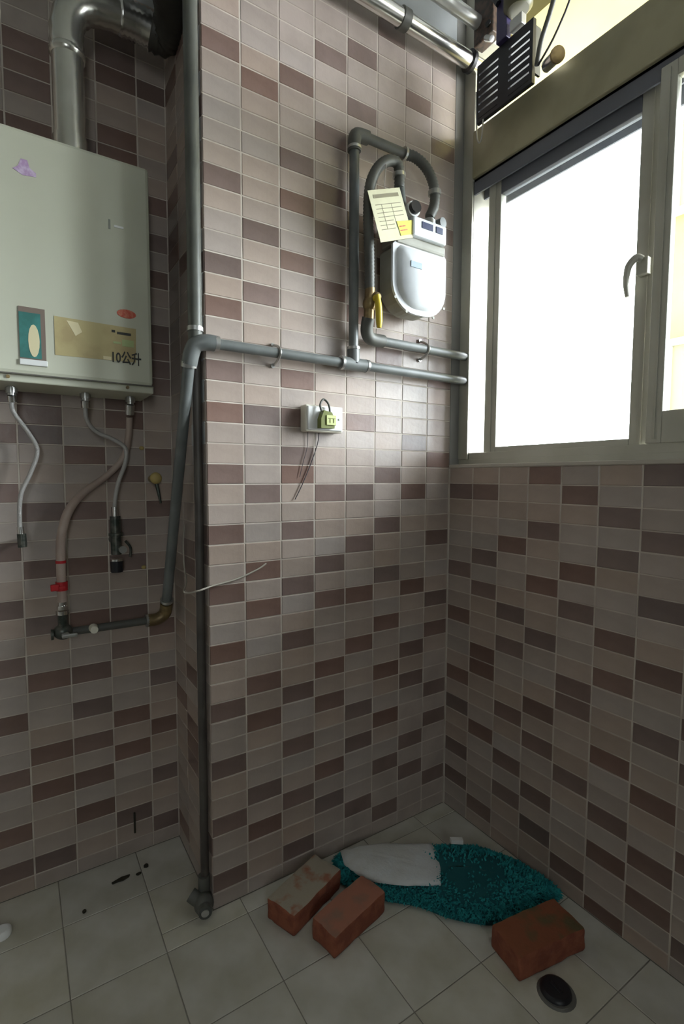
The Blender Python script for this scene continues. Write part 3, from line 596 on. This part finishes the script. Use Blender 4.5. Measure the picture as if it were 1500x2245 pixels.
braided('thin silvery braided hose curving to the dark angle valve', [(-1.040, 0.245, 1.288), (-1.037, 0.25, 1.255), (-1.015, HY, 1.226), (-0.975, HY, 1.208), (-0.945, HY, 1.185), (-0.946, HY, 1.145), (-0.964, HY, 1.095), (-0.974, HY, 1.045), (-0.975, HY, 1.01)], 0.0055,
        [((-1.040, 0.242, 1.301), (-1.039, 0.246, 1.284), 0.0105), ((-0.975, HY, 1.028), (-0.975, HY, 1.0), 0.0085)])
av = empty('angle_valve', (-0.974, D, 0.93), label='dark angle valve with a black cap below the second hose', cat='valve')
b = MB(); b.cyl((-0.975, HY, 1.003), (-0.974, HY, 0.90), 0.0135, n=14).cyl((-0.974, HY, 0.935), (-0.974, D-0.001, 0.935), 0.011, n=14).cyl((-0.974, HY, 0.958), (-0.974, HY, 0.950), 0.0185, n=14); b.build('body', VALVE, av)
b = MB(); b.cyl((-0.962, HY-0.01, 0.915), (-0.962, HY-0.03, 0.915), 0.010, n=14); b.build('handle', GALV, av)
b = MB(); b.tube([(-0.951, HY, 0.935), (-0.938, HY, 0.915), (-0.940, HY, 0.89)], 0.0035, 8, per=4); b.build('stem', VALVE, av)
b = MB(); b.cyl((-0.974, HY, 0.888), (-0.974, HY, 0.882), 0.016, n=14); b.build('collar', CHROME, av)
b = MB(); b.cyl((-0.974, HY, 0.881), (-0.974, HY, 0.852), 0.0165, 0.0150, n=18); b.build('cap', BLACKP, av)
gh = empty('gas_hose', (-0.933, 0.24, 1.29), label='thick beige rubber hose from the heater to the gas cock', cat='hose')
b = MB(); b.tube([(-0.933, 0.258, 1.268), (-0.934, 0.270, 1.225), (-0.945, 0.282, 1.165), (-0.985, 0.285, 1.115), (-1.045, 0.28, 1.068), (-1.083, 0.274, 1.02), (-1.102, 0.272, 0.955), (-1.105, 0.272, 0.88), (-1.105, 0.272, 0.785)], [0.0085, 0.0085, 0.0085, 0.0085, 0.010, 0.0115, 0.0115, 0.0115, 0.0115], 14, per=8); b.build('tube', PINKH, gh)
b = MB(); b.cyl((-0.933, 0.244, 1.300), (-0.933, 0.252, 1.275), 0.0115, n=14); b.build('nut', CHROME, gh)
b = MB(); b.cyl((-1.105, 0.272, 0.838), (-1.105, 0.272, 0.815), 0.0145, n=16).box(-1.131, -1.112, 0.252, 0.266, 0.818, 0.834, 0.002).box(-1.112, -1.098, 0.252, 0.262, 0.823, 0.829); tag(b.build('clamp', REDC, gh), 'red hose clamp')
b = MB(); b.cyl((-1.105, 0.272, 0.893), (-1.105, 0.272, 0.886), 0.0125, n=16); tag(b.build('band', REDC, gh), 'thin red band')
yt = empty('wall_tap', (-0.866, D, 1.10), label='dull yellow round wall tap near the right side of the recess', cat='tap')
b = MB(); b.cyl((-0.866, D-0.001, 1.103), (-0.866, 0.275, 1.103), 0.011, n=16); b.build('stem', BRASS, yt)
b = MB(); b.sphere((-0.866, 0.268, 1.105), 0.0165, (1, 0.7, 1)); b.build('knob', YELO, yt)
b = MB(); b.tube([(-0.864, 0.268, 1.088), (-0.860, 0.262, 1.062), (-0.856, 0.262, 1.035)], [0.006, 0.0045, 0.003], 10, per=4); b.build('spout', VALVE, yt)
for x, z, t_ in ((-0.894, 0.849, 'small cream screw cap on the recess wall above the gas pipe'), (-0.892, 1.19, 'small cream screw cap on the recess wall beside the beige hose')):
    tag(MB().sphere((x, D-0.004, z), 0.007, (1, 0.6, 0.8), 12).build('screw_cap', YELO), t_, 'cap', 'screw caps on the recess wall')

# ------------------------------------------------------------------ things in the transom by the ceiling
dA = empty('bright_duct', (-0.3, -0.06, 2.385), label='shiny metal pipe along the top of the wall, nearer and brighter of two', cat='pipe')
b = MB(); b.cyl((-0.81, -0.045, 2.372), (0.06, -0.05, 2.368), 0.0225, n=24); b.build('pipe', CHROME, dA)
b = MB(); b.cyl((-0.265, -0.0478, 2.370), (-0.24, -0.0478, 2.370), 0.0265, n=24); b.build('collar', PIPE_D, dA)
b = MB(); b.cyl((0.0, -0.0495, 2.3685), (0.012, -0.0495, 2.3685), 0.030, n=24); b.build('flange', BLACKP, dA)
dB = empty('cream_duct', (-0.3, -0.12, 2.43), label='paler metal pipe running just above the brightest ceiling pipe', cat='pipe')
b = MB(); b.cyl((-0.78, -0.085, 2.452), (0.08, -0.10, 2.432), 0.018, n=24); b.build('pipe', ALU_L, dB)
b = MB(); b.cyl((-0.25, -0.0943, 2.4397), (-0.23, -0.0947, 2.4392), 0.021, n=24); b.build('collar', GALV, dB)
gr = empty('vent_grille', (-0.03, -0.195, 2.15), label='black louvred vent grille leaning in the opening above the window', cat='vent grille')
GX = -0.016
b = MB(); y0, y1, z0, z1 = -0.292, -0.100, 2.150, 2.312
b.box(GX, GX+0.012, y0, y1, z0, z0+0.010).box(GX, GX+0.012, y0, y1, z1-0.012, z1).box(GX, GX+0.012, y0, y0+0.010, z0+0.01, z1-0.012).box(GX, GX+0.012, y1-0.008, y1, z0+0.01, z1-0.012).box(GX, GX+0.012, -0.214, -0.178, z0+0.01, z1-0.012)
b.build('frame', BLACKP, gr)
for ya, yb_ in ((y0+0.010, -0.214), (-0.178, y1-0.008)):
    for k in range(7):
        z = z0+0.013+k*0.0205
        b = MB(); b.add([(GX, ya, z), (GX, yb_, z), (GX, yb_, z+0.0155), (GX, ya, z+0.0155), (GX+0.012, ya, z+0.003), (GX+0.012, yb_, z+0.003), (GX+0.012, yb_, z+0.0165), (GX+0.012, ya, z+0.0165)], [(0, 1, 2, 3), (4, 7, 6, 5), (0, 4, 5, 1), (3, 2, 6, 7), (0, 3, 7, 4), (1, 5, 6, 2)])
        b.build('slat', BLACKP, gr)
b = MB(); b.box(GX+0.013, 0.02, -0.290, -0.284, 2.18, 2.30); b.build('bracket', PIPE_D, gr)
b = MB(); b.box(GX+0.013, 0.03, -0.110, -0.105, 2.18, 2.30); b.build('bracket', PIPE_D, gr)
fm = empty('fan_motor', (0.03, -0.24, 2.40), label='dark olive motor housing above the black vent grille', cat='motor')
b = MB(); b.tube([(-0.02, -0.245, 2.36), (-0.02, -0.245, 2.37), (-0.02, -0.245, 2.50), (-0.02, -0.245, 2.51)], [0.028, 0.038, 0.038, 0.03], 24, smooth_path=False); b.build('housing', mat('olive_housing', (0.10, 0.095, 0.05), 0.4), fm)
b = MB(); b.box(-0.03, -0.01, -0.215, -0.180, 2.312, 2.43, 0.002); tag(b.build('bracket', mat('violet_bracket', (0.05, 0.04, 0.11), 0.35), fm), 'violet-black bracket')
b = MB(); b.box(-0.026, -0.006, -0.262, -0.222, 2.316, 2.345, 0.002); b.build('terminal', ALU_L, fm)
rb = empty('rusty_box', (-0.03, -0.09, 2.36), label='small rusty brown metal box beside the black grille', cat='box')
b = MB(); b.box(-0.018, 0.02, -0.156, -0.084, 2.372, 2.51, 0.004); b.build('box', RUST, rb)
b = MB(); b.cyl((-0.02, -0.135, 2.365), (-0.024, -0.160, 2.345), 0.008, n=12); b.build('fitting', GALV, rb)
b = MB(); b.cyl((-0.022, -0.142, 2.40), (-0.019, -0.142, 2.40), 0.009, n=12); b.build('knob', BLACKP, rb)
ca = tag(MB().tube([(-0.01, -0.40, CEIL-0.002), (-0.012, -0.385, 2.42), (-0.014, -0.345, 2.30), (-0.012, -0.315, 2.24), (-0.008, -0.300, 2.19)], 0.0065, 10, per=5).build('cable', PIPE_D), 'thick dark cable curving down right of the black grille', 'cable', 'cables by the black grille')
tag(MB().tube([(-0.01, -0.47, CEIL-0.002), (-0.01, -0.41, 2.33), (-0.01, -0.36, 2.235), (-0.01, -0.305, 2.185)], 0.0028, 8, per=5).build('cable', WIRE), 'thin straight dark cable slanting across the cream soffit', 'cable', 'cables by the black grille')
tag(MB().cyl((-0.036, -0.08, CEIL-0.002), (-0.034, -0.19, 2.41), 0.008, n=12).build('cable', BLACKP), 'black cable slanting down from the ceiling to the violet bracket', 'cable', 'cables by the black grille')
wp = tag(MB().tube([(-0.018, -0.100, 2.24), (-0.016, -0.101, 2.16), (-0.015, -0.106, 2.105), (-0.016, -0.117, 2.092), (-0.016, -0.124, 2.11), (-0.016, -0.127, 2.15)], 0.0022, 8, per=6).build('wire_loop', GALV), 'thin pale wire loop hanging below the left corner of the grille', 'wire')
st = empty('pipe_stub', (0.0, -0.36, 2.17), label='short silver pipe stub with a dark end right of the grille', cat='pipe')
b = MB(); b.cyl((0.01, -0.318, 2.185), (-0.012, -0.362, 2.172), 0.0155, n=18); b.build('pipe', CHROME, st)
b = MB(); b.cyl((-0.012, -0.362, 2.172), (-0.015, -0.368, 2.170), 0.0185, n=18); b.build('cap', BRASS, st)

# ------------------------------------------------------------------ bricks
def brick(label, cx, cy, ang, L, W_, H, top, seed):
    t = empty('brick', (cx, cy, 0), label=label, cat='brick', group='loose bricks on the floor')
    bm = bmesh.new(); bmesh.ops.create_cube(bm, size=1)
    for v in bm.verts: v.co = Vector((v.co.x*L, v.co.y*W_, (v.co.z+0.5)*H))
    bmesh.ops.bevel(bm, geom=bm.edges[:], offset=0.006, segments=2, profile=0.6, affect='EDGES')
    bmesh.ops.subdivide_edges(bm, edges=[e for e in bm.edges if e.calc_length() > 0.03], cuts=7, use_grid_fill=True)
    for v in bm.verts:
        n = noise.noise_vector(v.co*28+Vector((seed*7, 0, 0)))*0.0032+noise.noise_vector(v.co*80+Vector((seed, 3, 0)))*0.0012
        v.co += n
        if v.co.z < 0.0005: v.co.z = 0.0005
    b = MB(); M = Matrix.Rotation(ang, 4, 'Z')
    bm.verts.index_update(); bm.normal_update()
    vs = [M @ v.co for v in bm.verts]; fa = [f for f in bm.faces]
    b.add(vs, [[v.index for v in f.verts] for f in fa if f.normal.z < 0.6], True)
    b.build('body', BRICK, t, (cx, cy, 0))
    b = MB(); b.add(vs, [[v.index for v in f.verts] for f in fa if f.normal.z >= 0.6], True)
    me = b.build('top_face', top, t, (cx, cy, 0)); bm.free()
    return t
brick('old brick with grey mortar on top, touching the left end of the mat', -0.597, -0.106, math.radians(20), 0.186, 0.093, 0.055, BRICK_M, 1)
brick('rosy orange brick, middle of three, in front of the mortared brick', -0.535, -0.223, math.radians(13), 0.182, 0.080, 0.055, BRICK_R, 2)
brick('dark orange brick on the right beside the black floor drain', -0.197, -0.516, math.radians(-10), 0.196, 0.095, 0.058, BRICK_O, 3)

# ------------------------------------------------------------------ teal mat with white towel
outline = [(-0.487, -0.080), (-0.452, -0.035), (-0.40, -0.040), (-0.29, -0.095), (-0.184, -0.158), (-0.093, -0.224), (-0.040, -0.32), (-0.022, -0.42), (-0.040, -0.462), (-0.12, -0.455), (-0.19, -0.438), (-0.25, -0.41), (-0.315, -0.345), (-0.36, -0.275), (-0.43, -0.205), (-0.475, -0.130)]
def smooth_loop(P, per=5):
    n = len(P); out = []
    for i in range(n):
        p0, p1, p2, p3 = [Vector((*P[(i+k) % n], 0)) for k in (-1, 0, 1, 2)]
        for k in range(per):
            t = k/per; out.append(0.5*((2*p1)+(p2-p0)*t+(2*p0-5*p1+4*p2-p3)*t*t+(3*p1-p0-3*p2+p3)*t**3))
    return out
ol = smooth_loop(outline)
cen = [Vector((-0.42, -0.115, 0)), Vector((-0.30, -0.20, 0)), Vector((-0.20, -0.27, 0)), Vector((-0.13, -0.36, 0))]
def spine(p):
    best = None
    for i in range(len(cen)-1):
        a, c_ = cen[i], cen[i+1]; t = max(0, min(1, (p-a).dot(c_-a)/(c_-a).length_squared)); q = a.lerp(c_, t)
        if best is None or (p-q).length < (p-best).length: best = q
    return best
def mh(p, s):   # height for a point a fraction s of the way from spine to edge
    hgt = 0.030+0.018*max(0, min(1, (p.x+0.35)/0.25))
    return hgt*(1-s**3.0*0.72)+0.004*noise.noise(p*22)*(1-s)
mt = empty('bath_mat', (-0.25, -0.25, 0), label='crumpled teal shaggy mat lying on the floor in the corner', cat='mat')
b = MB(); rings = 9; n = len(ol); vs = []; fs = []
for k in range(rings+1):
    s = k/rings
    for p in ol:
        c_ = spine(p); q = c_.lerp(p, s); vs.append((q.x, q.y, mh(q, s)))
for p in ol: vs.append((p.x, p.y, 0.001))
for k in range(rings+1):
    for i in range(n): fs.append((k*n+i, k*n+(i+1) % n, (k+1)*n+(i+1) % n, (k+1)*n+i))
b.add(vs, fs, True); b.build('backing', TEALB, mt)
b = MB(); rnd = random.Random(3)
for t in range(5200):
    i = rnd.randrange(n); p = ol[i].lerp(ol[(i+1) % n], rnd.random()); s = math.sqrt(rnd.random()) if rnd.random() < 0.6 else 0.75+0.25*rnd.random()
    c_ = spine(p); q = c_.lerp(p, s); z = mh(q, s)
    out = (p-c_).normalized() if (p-c_).length > 1e-4 else Vector((1, 0, 0))
    L = rnd.uniform(0.008, 0.016)*(0.75+0.5*s); a = rnd.uniform(0, 2*PI)
    dr = (Vector((math.cos(a), math.sin(a), 0))*0.7+out*(0.2+0.8*s)+Vector((0, 0, 1.1-0.7*s))).normalized()
    side = dr.cross(Vector((0.3, 0.2, 1))).normalized()*rnd.uniform(0.0016, 0.0026); oth = dr.cross(side).normalized()*side.length
    o_ = Vector((q.x, q.y, max(0.003, z-0.002))); tip = o_+dr*L; tip.z = max(0.002, tip.z-0.002*s)
    if tip.x > -0.006: continue
    m_ = o_+dr*L*0.55+Vector((0, 0, 0.001))
    b.add([o_+side, o_-side*0.5+oth, o_-side*0.5-oth, m_+side, m_-side*0.5+oth, m_-side*0.5-oth, tip], [(0, 1, 4, 3), (1, 2, 5, 4), (2, 0, 3, 5), (3, 4, 6), (4, 5, 6), (5, 3, 6)])
pl = b.build('pile', TEAL, mt); pl['kind'] = 'stuff'
tw_ = [(-0.462, -0.085), (-0.446, -0.042), (-0.40, -0.050), (-0.33, -0.083), (-0.205, -0.160), (-0.215, -0.195), (-0.250, -0.245), (-0.286, -0.285), (-0.36, -0.238), (-0.425, -0.180), (-0.452, -0.135)]
def sub(P, k=4):
    o = []
    for i in range(len(P)):
        a, c_ = Vector((*P[i], 0)), Vector((*P[(i+1) % len(P)], 0))
        for j in range(k): o.append(a.lerp(c_, j/k))
    return o
tl = sub(tw_); n = len(tl); cc = Vector((-0.335, -0.155, 0)); b = MB(); vs = []; fs = []; rg_ = 9
def th(q, s): return 0.046+0.003*noise.noise(q*18+Vector((5, 0, 0)))+0.0025*noise.noise(Vector((q.x*60+q.y*50, q.y*8, 2)))-0.009*s**4
for k in range(rg_+1):
    for p in tl: q = cc.lerp(p, k/rg_); vs.append((q.x, q.y, th(q, k/rg_)))
for p in tl: vs.append((p.x, p.y, th(p, 1)-0.006))
for k in range(rg_+1):
    for i in range(n): fs.append((k*n+i, k*n+(i+1) % n, (k+1)*n+(i+1) % n, (k+1)*n+i))
b.add(vs, fs, True); tag(b.build('towel', TOWEL), 'folded white cloth spread over the left half of the teal mat', 'towel')
b = MB(); b.prism([(-0.155, -0.185), (-0.125, -0.205), (-0.133, -0.218), (-0.16, -0.197)], 2, 0.040, 0.052); tag(b.build('care_label', WHITE, mt), 'small white corner')

# ------------------------------------------------------------------ floor bits
fd = empty('floor_drain', (-0.252, -0.603, 0), label='round black floor drain in front of the right-hand brick', cat='floor drain')
b = MB(); b.tube([(-0.252, -0.603, 0.0), (-0.252, -0.603, 0.004)], [0.040, 0.036], 28, smooth_path=False); b.build('rim', mat('drain_rim', (0.13, 0.125, 0.11), 0.5), fd)
b = MB(); b.tube([(-0.252, -0.601, 0.003), (-0.252, -0.601, 0.010), (-0.252, -0.601, 0.012)], [0.033, 0.031, 0.026], 28, smooth_path=False); b.build('cap', BLACKP, fd)
b = MB(); b.box(-0.256, -0.248, -0.616, -0.586, 0.011, 0.0145, 0.001); b.build('grip', BLACKP, fd)
wcap = tag(MB().tube([(-1.262, 0.206, 0.0005), (-1.262, 0.206, 0.012), (-1.262, 0.206, 0.016)], [0.021, 0.021, 0.014], 20, smooth_path=False).build('bottle_cap', WHITE), 'white round cap on the floor at the left edge', 'cap')
rnd = random.Random(11)
def chip(x, y, r, label, sx=1.0, ang=0.0):
    k = 9; P = []
    for i in range(k):
        a = 2*PI*i/k; rr = r*(0.7+0.5*rnd.random()); u, v = rr*sx*math.cos(a), rr*math.sin(a)
        P.append((x+u*math.cos(ang)-v*math.sin(ang), y+u*math.sin(ang)+v*math.cos(ang)))
    b = MB(); b.prism(P, 2, 0.0004, 0.004); tag(b.build('debris', DIRT), label, 'debris', 'crumbs on the recess floor')
chip(-0.921, 0.245, 0.007, 'round dark crumb nearest the back of the recess floor')
chip(-0.990, 0.232, 0.007, 'long dark streak of dirt on the recess floor', 3.2, 0.15)
chip(-0.945, 0.226, 0.005, 'small crumb between the long streak and the round crumb', 1.5)
chip(-1.086, 0.171, 0.005, 'tiny dark crumb on the recess floor towards the left')
tag(MB().box(-0.9385, -0.9335, D-0.006, D-0.0005, 0.062, 0.124, 0.001).build('dark_strip', DIRT), 'short dark vertical strip low on the recess wall', 'strip')
# cream paint / dirt band where the walls meet the floor is left to the tiles themselves

bpy.context.view_layer.update()
